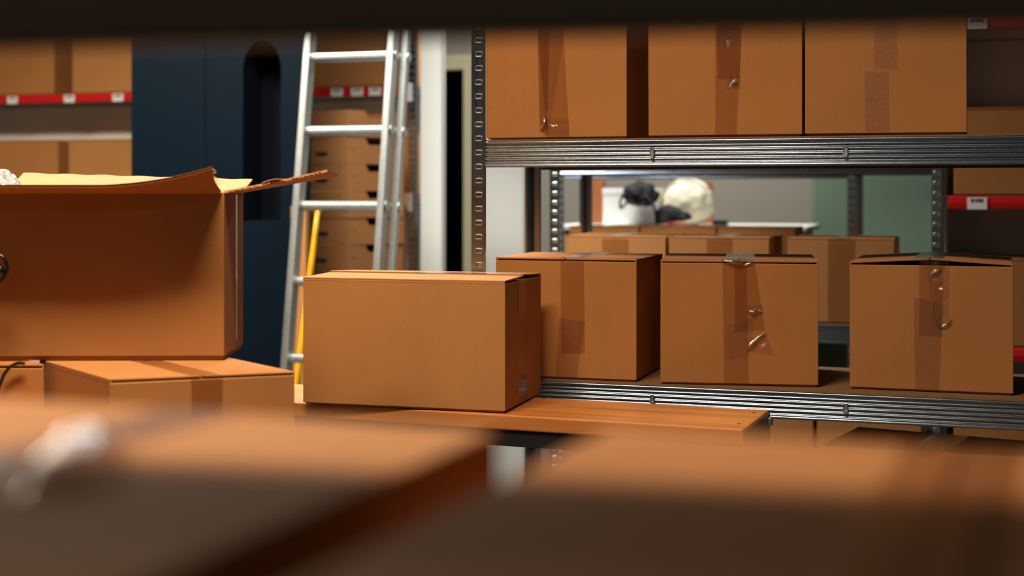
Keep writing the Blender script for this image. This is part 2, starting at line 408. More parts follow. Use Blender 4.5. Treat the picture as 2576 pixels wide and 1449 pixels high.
# cartons on the main rack, lower shelf
BH = .280
def tq(f, pts): return [f(*p) for p in pts]      # bl br tr tl pixels
loc, yaw, w = fit((1247, 946.5), (1601, 961.5), LO); f = face_px(loc, yaw)
carton('closed carton on the middle rack, lower shelf, left of three, with overlapping tape ends', loc, yaw, w, .29, BH, 0, group='cartons on the middle rack, lower shelf',
       tapes=[('front', tq(f, [(1412, 890), (1472, 890), (1469, 655), (1411, 652)]), 'tape'), ('front', tq(f, [(1396, 955), (1450, 957), (1472, 810), (1408, 800)]), 'tape_matte')], top_tape=(w*.46, w*.62))
c_a = (loc, yaw, w)
loc, yaw, w = fit((1663, 968), (2055, 973), LO); yaw = math.radians(-9.5); w += .004; f = face_px(loc, yaw)
loc = loc+Vector((0, .012, 0))
rb = carton('closed carton on the middle rack lower shelf, centre, with a torn loose tape end', loc, yaw, w, .34, BH, 1, group='cartons on the middle rack, lower shelf',
       tapes=[('front', tq(f, [(1823, 970), (1885, 970), (1880, 650), (1819, 654)]), 'tape'), ('front', tq(f, [(1850, 840), (1926, 832), (1901, 662), (1850, 662)]), 'tape')], top_tape=(w*.41, w*.60))
# crumpled loose tape on it
def loose(root, f, outline, fold, seed, amp=.006):
    bm = bmesh.new(); q = [f(*p) for p in outline]; e = ease(0, *q)
    def fn(s, r):
        p = e(s, r); k = .0016+1.4*amp*abs(noise.noise(Vector((p[0]*30+seed, p[1]*30, seed*3))))*(.25+.75*math.sin(math.pi*min(1, s*.9+.1)))
        return (p[0], -k, p[1])
    grid(bm, 26, 26, fn); o = obj('loose_tape', bm, M['tape_loose'], root, smooth=True); o['label'] = 'crumpled clear loose tape end'
    if fold:
        bm = bmesh.new(); pts = [f(*p) for p in fold]
        tube(bm, catmull([(p[0], -.006-.003*math.sin(i*2), p[1]) for i, p in enumerate(pts)], 6), [.0012+.0022*math.sin(math.pi*(i/(6*(len(pts)-1)))) for i in range(6*(len(pts)-1)+1)], 7)
        o2 = obj('tape_fold', bm, M['tape_fold'], root, smooth=True)
loose(rb, f, [(1876, 880), (1950, 896), (1928, 838), (1886, 838)], [(1878, 876), (1890, 866), (1908, 852), (1928, 838)], 2)
loose(rb, f, [(1826, 905), (1885, 900), (1900, 800), (1830, 815)], None, 5, .003)
loose(rb, f, [(1880, 790), (1922, 790), (1918, 766), (1880, 768)], [(1884, 782), (1896, 786), (1908, 781), (1918, 785)], 8)
loose(rb, f, [(1819, 664), (1898, 668), (1898, 654), (1819, 652)], [(1822, 657), (1845, 660), (1872, 668), (1894, 662)], 9, .004)
loc, yaw, w = fit((2137, 978), (2549, 996), LO); f = face_px(loc, yaw)
rc = carton('closed carton on the middle rack, lower shelf, right of three, its lid flaps popped up', loc, yaw, w, .34, BH, 3, group='cartons on the middle rack, lower shelf', pop=.010,
       tapes=[('front', tq(f, [(2312, 845), (2370, 848), (2373, 662), (2312, 658)]), 'tape'), ('front', tq(f, [(2302, 988), (2362, 992), (2372, 765), (2298, 748)]), 'tape_matte')], top_tape=(w*.40, w*.58))
loose(rc, f, [(2352, 815), (2386, 818), (2388, 662), (2326, 660)], [(2333, 775), (2352, 805), (2366, 821), (2384, 814), (2389, 795)], 3, .007)
loose(rc, f, [(2316, 660), (2384, 664), (2386, 652), (2316, 650)], [(2340, 690), (2352, 682), (2366, 676)], 6, .003)
# upper shelf
def on_front(px, P, back=.012):
    q = on_line(px, P+V*back)[1]; return q
def shelf_carton(label, px0, px1, P, z, h=BH, d=.34, back=.012, **kw):
    a, b = on_front(px0, P, back), on_front(px1, P, back); a.z = z
    w = (b-Vector((a.x, a.y, 0))).length
    return carton(label, a, GY, w, d, h, **kw), a, w
def tapes_for(px0, P, z, back, quads):
    a = on_front(px0, P, back); a.z = z; f = face_px(a, GY)
    return [('front', tq(f, q), k) for q, k in quads], f
HU = .33
tp, f = tapes_for(1223, P1, UP, .012, [([(1376, 348), (1433, 346), (1416, 60), (1352, 60)], 'tape'), ([(1358, 330), (1378, 345), (1382, 60), (1352, 60)], 'tape')])
r, a, w = shelf_carton('closed carton on the middle rack, upper shelf, leftmost beside the post', 1223, 1576, P1, UP, HU, mat=0, tapes=tp, group='cartons on the middle rack, upper shelf', top_tape=(.14, .19))
loose(r, f, [(1358, 330), (1382, 332), (1420, 80), (1352, 90)], None, 4, .003)
loose(r, f, [(1366, 340), (1432, 340), (1430, 300), (1362, 300)], [(1360, 326), (1372, 310), (1368, 295)], 11, .004)
tp, f = tapes_for(1631, P1, UP, .012, [([(1799, 342), (1853, 341), (1866, 60), (1800, 60)], 'tape'), ([(1806, 200), (1862, 200), (1866, 60), (1801, 60)], 'tape')])
r, a, w = shelf_carton('closed carton on the middle rack, upper shelf, between two others, shiny crease in its tape', 1631, 2018, P1, UP, HU, mat=1, tapes=tp, group='cartons on the middle rack, upper shelf', top_tape=(.14, .19))
loose(r, f, [(1828, 225), (1864, 226), (1862, 190), (1832, 190)], [(1836, 212), (1848, 206), (1858, 202)], 12, .005)
loose(r, f, [(1806, 115), (1850, 120), (1858, 60), (1804, 60)], None, 13, .004)
tp, f = tapes_for(2025, P1, UP, .012, [([(2176, 332), (2237, 332), (2235, 180), (2174, 180)], 'tape_matte'), ([(2198, 174), (2257, 175), (2256, 40), (2198, 40)], 'tape_matte')])
shelf_carton('closed carton on the middle rack, upper shelf, rightmost, with two staggered tape strips', 2025, 2432, P1, UP, HU, mat=3, tapes=tp, group='cartons on the middle rack, upper shelf', top_tape=(.14, .19))
for px0, px1, mt, pos in ((1225, 1570, 0, 'left'), (1600, 1980, 2, 'middle'), (2000, 2400, 1, 'right')):  # unseen tall cartons, added to keep lamp light off the right rack
    shelf_carton('closed carton on the topmost shelf of the middle rack, %s' % pos, px0, px1, P1, 1.93, .60, mat=mt, group='cartons on the topmost shelf of the middle rack')
# big dark carton on the bottom shelf of the main rack
bl = Vector((.828, 3.40, .256)); u30 = math.radians(-30)
fl = bl-Vector((-math.sin(u30), math.cos(u30), 0))*.36
carton('large carton under the middle rack lower shelf, turned askew in the shade', fl, u30, .46, .36, .429, 1, top_tape=(.18, .26), tapes=[('front', [(.19, .2), (.25, .2), (.25, .43), (.19, .43)], 'tape')])
# second rack's cartons
g2 = 'cartons on the second rack'
for px0, px1, mt, lab in ((1420, 1675, 2, 'carton on the second rack, leftmost, its top rising behind the front row'), (1683, 1935, 0, 'carton on the second rack, middle of three, a dark gap at its right'), (1982, 2250, 3, 'carton on the second rack, rightmost, seen in the gap between two front cartons')):
    mid = (px0+px1)/2; hw = (px1-px0)*.13
    tp, f = tapes_for(px0, P2, LO, .012, [([(mid-hw, 810), (mid+hw, 812), (mid+hw, 600), (mid-hw, 600)], 'tape')])
    shelf_carton(lab, px0, px1, P2, LO, mat=mt, group=g2, tapes=tp, top_tape=(.15, .2))
g2b = 'cartons on the second rack, bottom shelf'
for px0, px1, mt, lab in ((1790, 2046, 1, 'carton low on the second rack beside the bench end'), (2056, 2318, 3, 'carton low on the second rack beside its right post')):
    shelf_carton(lab, px0, px1, P2, .256, mat=mt, group=g2b)
for px0, px1, mt, lab in ((1432, 1606, 2, 'carton on the third rack, leftmost below the white box'), (1612, 1800, 0, 'carton on the third rack, middle one below the cream bag'), (1806, 2000, 0, 'carton on the third rack, rightmost in front of the grey wall')):
    shelf_carton(lab, px0, px1, P3, LO, mat=mt, group='cartons on the third rack', top_tape=(.12, .17), d=.3)

# ------------------------------------------------------------------ bench with the lone carton
TH = ZC-.465
b0, b1 = G(1274, 1044, TH), G(1871, 1080, TH); dv = (b1-b0); byaw = math.atan2(dv.y, dv.x)
BL, BD = 2.05, .262
bu = Vector((math.cos(byaw), math.sin(byaw), 0)); bo = b1-bu*BL
bench = thing('workbench', 'narrow workbench with orange wooden top and black steel frame before the middle rack', 'workbench', (bo.x, bo.y, 0), (0, 0, byaw))
bm = bmesh.new(); box(bm, 0, BL, 0, BD, TH-.032, TH); obj('bench_top', bm, M['bench_wood'], bench, bevel=.004, seg=3)
bm = bmesh.new(); box(bm, .02, BL-.02, .006, .036, TH-.066, TH-.0325); obj('rail', bm, M['black_steel'], bench, bevel=.002)
bm = bmesh.new(); box(bm, .02, BL-.02, BD-.036, BD-.006, TH-.066, TH-.0325); obj('rail', bm, M['black_steel'], bench, bevel=.002)
for x in (.05, BL-.09):
    for y in (.008, BD-.044):
        bm = bmesh.new(); box(bm, x, x+.036, y, y+.036, 0, TH-.066); obj('leg', bm, M['black_steel'], bench, bevel=.003)
bm = bmesh.new(); box(bm, BL+.0005, BL+.003, .004, BD-.002, TH-.10, TH-.004); box(bm, BL+.003, BL+.010, BD-.03, BD-.006, TH-.03, TH-.012); box(bm, BL+.003, BL+.009, .012, .03, TH-.075, TH-.04)
for k in range(5): tube(bm, [(BL+.002, .05+k*.042, TH-.03-.01*(k % 2)), (BL+.0045, .05+k*.042, TH-.03-.01*(k % 2))], .005, 10)
o = obj('end_plate', bm, M['alu'], bench, bevel=.001); o['label'] = 'galvanised end plate with rivets'
bm = bmesh.new()
for x, y in ((BL-.022, .06), (BL-.022, BD-.05), (BL-.50, BD-.02), (BL-.53, BD-.02)): tube(bm, [(x, y, TH-.001), (x, y, TH+.0008)], .0035, 12)
obj('screw', bm, M['zinc'], bench)
loc, yaw, w = fit((762, 1018), (1270, 1041), TH)
hb = .276; dd = .292
carton('closed carton standing alone on the wooden workbench, lid seam running lengthwise', loc+Vector((0, 0, .0005)), yaw, w, dd, hb, 2, seam='x', pop=.006,
       tapes=[('right', [(dd*.34, .02), (dd*.58, .02), (dd*.56, hb-.003), (dd*.36, hb-.003)], 'tape')], top_tape=(dd*.40, dd*.60))

# ------------------------------------------------------------------ second table with closed, side and open cartons
t2 = thing('packing_table', 'low packing table under the pile of left cartons', 'table', (-1.72, 2.16, 0))
bm = bmesh.new(); box(bm, 0, 1.32, 0, .60, TH-.03, TH); obj('table_top', bm, M['bench_wood'], t2, bevel=.003)
for x in (.04, 1.23):
    for y in (.04, .51):
        bm = bmesh.new(); box(bm, x, x+.045, y, y+.045, 0, TH-.03); obj('leg', bm, M['black_steel'], t2)
ZT = ZC-.306; ch = ZT-TH-.0006
Nn, Rr = G(275, 955, ZT), G(742, 936, ZT); dv = Rr-Nn; cy = math.atan2(dv.y, dv.x)
cu = Vector((math.cos(cy), math.sin(cy), 0)); cv = Vector((-math.sin(cy), math.cos(cy), 0))
side = Vector((-.60, .80, 0)); shr = side.dot(cu)/side.dot(cv); cd = .34*side.dot(cv)
cl = Vector((Nn.x, Nn.y, TH+.0006)); f = face_px(cl, cy)
carton('closed carton turned corner-on, carrying the open carton at left', cl, cy, dv.length, cd, ch, 2, shear=shr,
       tapes=[('front', tq(f, [(484, 1085), (557, 1085), (560, 944), (480, 947)]), 'tape')], top_tape=(dv.length*.42, dv.length*.58))
B = Vector((-.822, 2.50, TH+.0006))
carton('closed carton at the left photo edge, beneath the overhang of the open carton', B-Vector((.46, 0, 0)), 0, .46, .20, ch, 0, shear=-.62/.78)

OX, OZ = -1.100, 2.54; ow, od = .5835, .205; oh = .297; ob = ZT+.0059
orr = thing('open_cardboard_box', 'open carton with torn flaps standing on two closed cartons at left', 'cardboard box', (OX, OZ, ob), (0, 0, math.radians(1.2)))
bm = bmesh.new(); t = .004
for q in ((0, ow, 0, t), (0, ow, od-t, od), (0, t, t, od-t), (ow-t, ow, t, od-t)): box(bm, q[0], q[1], q[2], q[3], .0035, oh)
box(bm, t, ow-t, t, od-t, .0035, .0075); box(bm, .003, ow-.003, .003, od-.003, -.0034, .0036)
obj('body', bm, M['card'][1], orr, bevel=.0012)
# front flap with visible flutes
FL = .098
def rise(x):
    k = max(0., (x-ow+.19)/.19); return .0115+.009*k+.024*k**2.2
def flap_pt(x, q, off):
    z = oh+off+rise(x)*(q**1.15); y = -FL*q*(1-.05*max(0, (x-ow+.16)/.16)); xx = x-.004*math.sin(q*3.1)*(1 if x > ow-.02 else 0)
    return (xx, y, z)
bm = bmesh.new()
for off in (.0019, -.0019):
    slab_grid(bm, 60, 8, lambda s, r, o=off: flap_pt(.002+s*(ow-.006), r, o+.0003), .0006)
fl1 = obj('front_flap', bm, M['card'][2], orr, smooth=False)
bm = bmesh.new(); grid(bm, 560, 3, lambda s, r: flap_pt(.002+s*(ow-.006), .9+r*.099, .0016*math.sin(s*ow/.0066*2*math.pi)))
obj('fluting', bm, M['flute'], fl1, smooth=True)
bm = bmesh.new()
rt = random.Random(3)
for k in range(5):
    q = .45+k*.13; p = Vector(flap_pt(ow-.004, q, 0)); tube(bm, [p, p+Vector((.006+rt.uniform(0, .006), -.002, -.003+rt.uniform(-.004, .002)))], .0007, 4)
obj('torn_fibre', bm, M['kraft_pale'], fl1)
# back flap, raised
bm = bmesh.new(); slab_grid(bm, 40, 6, lambda s, r: (.127+s*(ow-.129)+.006*r, od+.085*r, oh+.026*r+(.013*r*(1-s))+.0008*math.sin(s*40)), .004)
obj('back_flap', bm, M['kraft_pale'], orr)
# right flap, torn along its near edge
def rf(s, r):
    j = .005*noise.noise(Vector((s*16, 1, 1))) + (.006 if .45 < s < .55 else 0)
    y = (.004+j*1.2)*(1-r)+r*(od-.004); x = ow-.002+.186*s
    return (x, y, oh+.003+.0325*s+.006*s*s*(1-r)+(.0008*noise.noise(Vector((s*60, r*9, 2)))))
bm = bmesh.new(); slab_grid(bm, 48, 8, rf, .0042); fl2 = obj('side_flap', bm, M['kraft_pale'], orr)
bm = bmesh.new()
for k in range(22):
    s = .06+k*.041; p = Vector(rf(s, 0)); tube(bm, [p+Vector((-.004, .0005, -.002+rt.uniform(-.0012, .0012))), p+Vector((.004, -.0012, -.002+rt.uniform(-.0015, .0015)))], .0009, 4)
slab_grid(bm, 6, 3, lambda s, r: (ow+.068+.036*s, .002+.02*r, oh+.0185+.0025*math.sin(s*3.1)+.006*s), .001)
obj('torn_fibre', bm, M['kraft_pale'], fl2)
strip(orr, 'right', [(.112, .02), (.128, .02), (.128, oh-.004), (.112, oh-.004)], ow, od, oh, M['tape'])
# bubble wrap inside
bm = bmesh.new(); bmesh.ops.create_icosphere(bm, subdivisions=6, radius=1)
for v in bm.verts:
    q = v.co.copy(); k = 1+.16*noise.noise(q*2.2)+.05*noise.noise(q*7)+.02*noise.noise(q*17)
    v.co = Vector((q.x*.098*k, q.y*.066*k, q.z*.150*k))
bw = tag(obj('bubble_wrap', bm, M['bubble'], smooth=True), 'crumpled clear bubble wrap poking out of the open carton', 'bubble wrap')
bw.location = (-.985, OZ+.105, ob+.194)
bm = bmesh.new()
cab = [W(62, 914, 2.488), W(44, 914, 2.488), W(24, 925, 2.488), W(9, 945, 2.488), W(0, 968, 2.488), W(-16, 1000, 2.488), W(-60, 1010, 2.488), W(-105, 900, 2.488), W(-100, 760, 2.488), W(-52, 706, 2.488), W(-10, 712, 2.488), W(10, 698, 2.488), W(18, 676, 2.488), W(12, 653, 2.488), W(-2, 642, 2.488), W(-24, 645, 2.488), W(-34, 668, 2.488)]
tube(bm, catmull(cab, 8), .0030, 10)
cb = tag(obj('cable', bm, M['black_plastic'], smooth=True), 'black looped cable hanging in front of the open carton at the left edge', 'cable')
bm = bmesh.new(); tube(bm, [W(-14, 668, 2.488), W(-6, 674, 2.488), W(0, 682, 2.488), W(5, 690, 2.488), W(7, 694, 2.488)], [.004, .0085, .0095, .007, .003], 12); obj('plug', bm, M['black_plastic'], cb, smooth=True)

# ------------------------------------------------------------------ foreground rack we look through
q0 = Vector((-.274, .762, 0)); q1 = Vector((.236, .655, 0)); fd = (q1-q0).normalized(); fyaw = math.atan2(fd.y, fd.x); fn_ = Vector((-fd.y, fd.x, 0))
FZU = ZC+.074+.065; FBT = ZC-.118; FH = .28; FZL = FBT-FH-.001
fmid = (q0+q1)/2; fP = fmid-fd*.65-fn_*.455
rack('dark steel rack close to the camera, framing the view top and bottom', fP, fyaw, 1.30, .455, 1.45, [.2, FZL, FZU], slots=(.4, .85), steel_mat=M['painted_steel'], deck_mat=M['pale_board'])
def fg(label, px, py, ang, right, w, mt, tk):
    P = G(px, py, FBT); y = math.radians(-ang); uu = Vector((math.cos(y), math.sin(y), 0)); vv = Vector((-math.sin(y), math.cos(y), 0))
    o = P-vv*.34-(uu*w if right else uu*0); o.z = FZL
    return carton(label, o, y, w, .34, FH+.001, mt, group='blurred cartons close to the camera', top_tape=(w*.5-.026, w*.5+.026), tapes=[])
fgl = fg('blurred carton close to the camera filling the lower left', 1250, 1089, 21, True, .335, 2, 0)
Mi = (Matrix.Translation(fgl.location) @ Matrix.Rotation(fgl.rotation_euler.z, 4, 'Z')).inverted()
qq = [Mi @ G(px, py, FBT) for px, py in ((40, 1275), (250, 1250), (350, 1130), (150, 1138))]
ee = ease(0, *[(p.x, p.y) for p in qq])
bm = bmesh.new(); grid(bm, 24, 24, lambda s, q: (*ee(s, q), FH+.001+.002+.016*math.sin(math.pi*min(1, q*1.02))**1.0*math.sin(math.pi*(.08+.84*s))**.5+.0012*noise.noise(Vector((s*5, q*5, 0)))))
o = obj('loose_tape', bm, M['tape_fold'], fgl, smooth=True); o['label'] = 'bulge of shiny clear tape added to catch a highlight'  # bulge added and tilted to the camera so it throws a white highlight
fg('blurred carton close to the camera filling the lower right', 1540, 1078, 22, False, .335, 1, 0)

# ------------------------------------------------------------------ left racks at the back
PL = Vector(((332-CX)/F*7.0, 7.0, 0))
D1, D2 = 1.23, 1.735
sl = lambda px: on_line(px, PL)[0]
lab1 = [sl(p)+1.12 for p in (35, 178, 300)]
rack('grey backed rack with red label rail behind the open carton, far left', PL+U*-1.12, GY, 1.20, .28, 2.35, [.2, .73, D1, D2], panel=[(.24, 2.3)], rails=(D2,), labels=lab1)
lab2 = [sl(p)-.09 for p in (850, 901, 946)]
PB = PL+U*.09
rk = rack('grey backed rack with red label rail behind the ladder', PB, GY, 1.41, .28, 2.35, [.2, .73, D1, D2], panel=[(.24, 2.3)], rails=(D2,), labels=lab2)
for z in (D1, D2):
    bm = bmesh.new(); prism(bm, [(1.345, -.014, z+.01), (1.395, -.014, z+.01), (1.395, -.014, z-.075), (1.378, -.014, z-.075), (1.37, -.014, z-.05), (1.345, -.014, z-.035)], (0, .012, 0)); obj('bracket', bm, M['bracket'], rk)
gL = 'cartons on the far left rack'
for px0, px1, z, mt, lab in ((-42, 136, D2, 0, 'far left carton on the upper shelf above the red rail, cut by the photo edge'), (182, 358, D2, 2, 'far left carton on the upper shelf above the red rail, beside the navy wall'),
                             (-32, 146, D1, 0, 'far left carton below the red rail, cut by the photo edge'), (173, 350, D1, 2, 'far left carton below the red rail, beside the navy wall')):
    shelf_carton(lab, px0, px1, PL, z, mat=mt, group=gL, d=.245, h=.275 if z == D1 else .34)
for px0, px1, z, mt, lab in ((786, 968, D2, 2, 'carton on the shelf above the red rail, seen between the ladder rungs'), (976, 1040, D2, 0, 'narrow carton above the red rail, right of the ladder'), (880, 1040, D1, 2, 'carton right of the ladder, behind the tray stack')):
    shelf_carton(lab, px0, px1, PL, z, mat=mt, group='cartons on the rack behind the ladder', d=.245, h=.275 if z == D1 else .34)

# stack of trays with hand holes
TY = math.radians(-45); th = .1136
def tray_proto():
    root = thing('cardboard_tray', '', 'tray', (0, 0, 0), (0, 0, 0)); w = .305; t = .004; h = th-.0012; c = w*.5
    bm = bmesh.new()
    def wall(o, e, nrm, cc, a, b, n):
        P = lambda s, z: Vector(o)+Vector(e)*s+Vector((0, 0, z))
        prism(bm, [P(0, 0), P(w, 0), P(w, h), P(cc+a, h), P(cc+b, h-n), P(cc-b, h-n), P(cc-a, h), P(0, h)], Vector(nrm)*t)
    # local frame: x to the right-front face direction, y to the left-front face direction
    wall((0, 0, 0), (1, 0, 0), (0, 1, 0), .16, .066, .048, .031)
    wall((0, w, 0), (1, 0, 0), (0, -1, 0), .15, .06, .045, .028)
    box(bm, 0, t, t, w-t, 0, h); box(bm, w-t, w, t, w-t, 0, h); box(bm, t, w-t, t, w-t, 0, .004)
    obj('body', bm, M['card'][3], root)
    for y in (.03, .12, .23):
        bm = bmesh.new(); box(bm, -.0012, 0, y, y+.045, h-.014, h-.004); obj('locking_tab', bm, M['card'][1], root)
    bm = bmesh.new(); box(bm, .02, .045, -.0012, 0, h-.05, h-.012); obj('locking_tab', bm, M['card'][1], root)
    bm = bmesh.new(); prism(bm, [(-.0012, .135, h*.46), (-.0012, .225, h*.46), (-.0012, .215, h*.32), (-.0012, .145, h*.32)], (.0016, 0, 0)); o = obj('hand_hole_patch', bm, M['ink'], root); o['label'] = 'dark patch standing in for a shaded hand hole'  # flat dark patch on the wall, the hole's inner shade as colour
    return root
pt = tray_proto(); tc = W(876, 480, 5.95)
ordn = ['topmost', 'second from top', 'third from top', 'fourth from top', 'fifth from top', 'sixth from top', 'seventh from top', 'eighth from top', 'ninth from top', 'tenth from top', 'eleventh from top', 'twelfth from top', 'thirteenth from top', 'lowest']
# corner toward camera; x axis runs right-back, y axis runs left-back
for k in range(14):
    o = pt if k == 0 else copy_tree(pt)
    o.location = (tc.x+random.uniform(-.003, .003), tc.y+random.uniform(-.003, .003), (13-k)*th); o.rotation_euler = (0, 0, math.radians(45+random.uniform(-1, 1)))
    o['label'] = 'brown cardboard tray, %s of the stack behind the ladder' % ordn[k]; o['group'] = 'stacked cardboard trays'

# ------------------------------------------------------------------ ladder, pole, board
lad = thing('ladder', 'aluminium extension ladder leaning back beside the navy wall', 'ladder', (-.866, 5.026, 0.002), (0, 0, 0))
lad.rotation_euler = (Matrix.Rotation(-A, 3, 'Z') @ Matrix.Rotation(-math.radians(9.1), 3, 'X')).to_euler()
def section(x0, y0, wd, z0, top, first, dp=.056):
    for x in (x0, x0+wd-.026):
        bm = bmesh.new(); box(bm, x, x+.026, y0, y0+dp, z0, top); obj('stile', bm, M['alu'], lad, bevel=.004)
        bm = bmesh.new(); box(bm, x-.001, x+.027, y0-.001, y0+dp+.001, top, top+.022); obj('end_cap', bm, M['cap_blue'], lad, bevel=.004)
    z = first
    while z < top-.05:
        bm = bmesh.new(); pr = []
        for k in range(12):
            a = 2*math.pi*k/12; c, s = math.cos(a), math.sin(a); pr.append((x0+.004, y0+dp/2+.015*abs(c)**.6*(1 if c > 0 else -1), z+.015*abs(s)**.6*(1 if s > 0 else -1)))
        prism(bm, pr, (wd, 0, 0)); 
        xx = x0+wd+.003; tube(bm, [(xx-.002, y0+dp/2, z), (xx+.002, y0+dp/2, z)], .019, 16)
        obj('rung', bm, M['alu'], lad, smooth=False); z += .28
zr = 1.199/math.cos(math.radians(9.1))
section(0, 0, .363, 0, 1.905, zr-.28*4)
section(-.018, .060, .411, 0.03, 1.885, zr-.28*4+.002, .032)
bm = bmesh.new(); p0, p1 = W(801, 518, 5.45), W(703, 1245, 5.30); p1.z = .0; 
n = 10; tube(bm, [p1.lerp(p0, i/n) for i in range(n+1)], [.018-.009*i/n for i in range(n+1)], 12)
tag(obj('pole', bm, M['yellow'], smooth=True), 'yellow tapered pole leaning behind the aluminium ladder', 'pole')
bm = bmesh.new(); box(bm, -.035, .03, 0, .03, 0, 1.19); o = tag(obj('cardboard_sheet', bm, M['card'][2]), 'upright bundle of flat cardboard sheets between navy wall and trays', 'cardboard sheet')
p = W(752, 700, 5.6); o.location = (p.x, p.y, 0); o.rotation_euler = (0, 0, GY)

# ------------------------------------------------------------------ objects on the far counter
CT = 1.08
CP = Vector(((1398-CX)/F*7.1, 7.1, 0)); cw = on_line(2030, CP)[0]
cn = thing('counter', 'pale counter behind the third rack holding a white box and bag', 'counter', CP, (0, 0, GY))
bm = bmesh.new(); box(bm, 0, cw, 0, .6, CT-.025, CT); obj('counter_top', bm, M['white_paper'], cn, bevel=.004)
bm = bmesh.new(); box(bm, .03, cw-.03, .05, .57, 0, CT-.025); obj('cabinet', bm, M['grey_wall'], cn)
def at_counter(px, back=.12): q = on_line(px, CP+V*back)[1]; return Vector((q.x, q.y, CT))
def span(px0, px1, back): return (at_counter(px1, back)-at_counter(px0, back)).length
o = at_counter(1516); w = span(1516, 1655, .12)
wb = thing('white_box', 'bright white carton on the far counter under dark cloth', 'box', o, (0, 0, GY))
bm = bmesh.new(); box(bm, 0, w, 0, .24, 0, .178); obj('body', bm, M['white_box'], wb, bevel=.004)
bm = bmesh.new(); box(bm, -.002, w+.002, -.002, .242, .150, .181); obj('lid', bm, M['white_box'], wb, bevel=.003)
# dark cap lying on the white box
bm = bmesh.new(); bmesh.ops.create_icosphere(bm, subdivisions=4, radius=1)
for v in bm.verts:
    c = v.co; k = 1+.22*noise.noise(c*2.1)
    v.co = Vector((c.x*.088*k, c.y*.055*k, max(c.z, -.75)*.066*k))
cp = thing('cap', 'crumpled dark cap hanging over the white box front', 'cap', at_counter(1612, .05)+Vector((0, 0, .150)), (0, math.radians(8), GY))
obj('crown', bm, M['dark_cloth'], cp, smooth=True)
bm = bmesh.new(); slab_grid(bm, 8, 6, lambda s, r: (.03+.07*s, -.05-.03*r+.02*s, .012-.085*s*s-.01*r), .008); obj('visor', bm, M['dark_cloth'], cp, smooth=True)
bm = bmesh.new(); tube(bm, catmull([(-.07, -.07, .0), (-.078, -.085, -.04), (-.07, -.09, -.075), (-.055, -.092, -.06), (-.03, -.09, -.035), (.01, -.088, -.05), (.05, -.085, -.03)], 6), .006, 8); obj('strap', bm, M['dark_cloth'], cp, smooth=True)
# cream bag
bm = bmesh.new(); bmesh.ops.create_icosphere(bm, subdivisions=5, radius=1)
for v in bm.verts:
    c = v.co; k = 1+.06*noise.noise(c*2.5)+.02*noise.noise(c*6)
    v.co = Vector((c.x*.128*k, c.y*.085*k, max(c.z, -.86)*.122*k))
bg = thing('cloth_bag', 'round cream cloth bag leaning on a brown board on the counter', 'bag', at_counter(1732, .21)+Vector((0, 0, .110)), (0, 0, GY))
obj('body', bm, M['cream_cloth'], bg, smooth=True)
bm = bmesh.new(); tube(bm, [(.120*math.cos(a), -.03-.01*math.sin(a), .114*math.sin(a)) for a in [math.radians(-38+6*i) for i in range(32)]], .005, 6); obj('seam_piping', bm, M['cream_cloth'], bg, smooth=True)
bm = bmesh.new(); box(bm, 0, .13, 0, .02, 0, .215); o = tag(obj('brown_board', bm, M['orange_card']), 'brown board standing behind the cream bag', 'board'); o.location = at_counter(1728, .42); o.rotation_euler = (0, 0, GY)
bm = bmesh.new(); box(bm, 0, .07, 0, .05, 0, .23); o = tag(obj('orange_carton', bm, M['orange_card'], bevel=.003), 'orange brown carton left of the white box on the counter', 'box'); o.location = at_counter(1484, .30); o.rotation_euler = (0, 0, GY)
bm = bmesh.new(); bmesh.ops.create_icosphere(bm, subdivisions=4, radius=1)
for v in bm.verts:
    c = v.co; k = 1+.3*noise.noise(c*1.9+Vector((4, 0, 0))); v.co = Vector((c.x*.085*k, c.y*.03*k, max(c.z, -.5)*(.05-.022*c.x)*k))
o = tag(obj('dark_glove', bm, M['dark_cloth'], smooth=True), 'crumpled dark glove lying before the cream bag', 'glove'); o.location = at_counter(1692, .072)+Vector((0, 0, .042)); o.rotation_euler = (0, 0, GY)
bm = bmesh.new(); box(bm, 0, .10, 0, .03, 0, .014); o = tag(obj('red_booklet', bm, M['red'], bevel=.002), 'small red booklet at the counter edge under the glove', 'booklet'); o.location = at_counter(1678, .004); o.rotation_euler = (0, 0, GY)
bm = bmesh.new(); box(bm, 0, .075, 0, .05, 0, .026); o = tag(obj('black_case', bm, M['black_plastic'], bevel=.006), 'small black case alone on the counter right of the bag', 'case'); o.location = at_counter(1791, .1); o.rotation_euler = (0, 0, GY)

# ------------------------------------------------------------------ right rack
PR = Vector(((2375-CX)/F*4.555, 4.555, 0)); R0, R1, R2 = .755, 1.235, 1.81
sr = lambda px: on_line(px, PR)[0]
rack('rack with dark red label rails at the far right edge', PR, GY, 1.30, .41, 2.35, [.256, R0, R1, R2], panel=[(.27, 2.3)], rails=(R0, R1, R2), labels=[sr(2458), sr(2505)+.25], left_posts=False)
for z, mt, lab in ((R1, 1, 'brown carton on the right rack above the middle red rail'), (R0, 1, 'brown carton on the right rack behind the popped carton'), (.256, 1, 'brown carton low on the right rack below the main rack')):
    a = PR+U*.03+V*.012; a.z = z
    carton(lab, a, GY, .42, .33, .278, mt, group='cartons on the right rack')

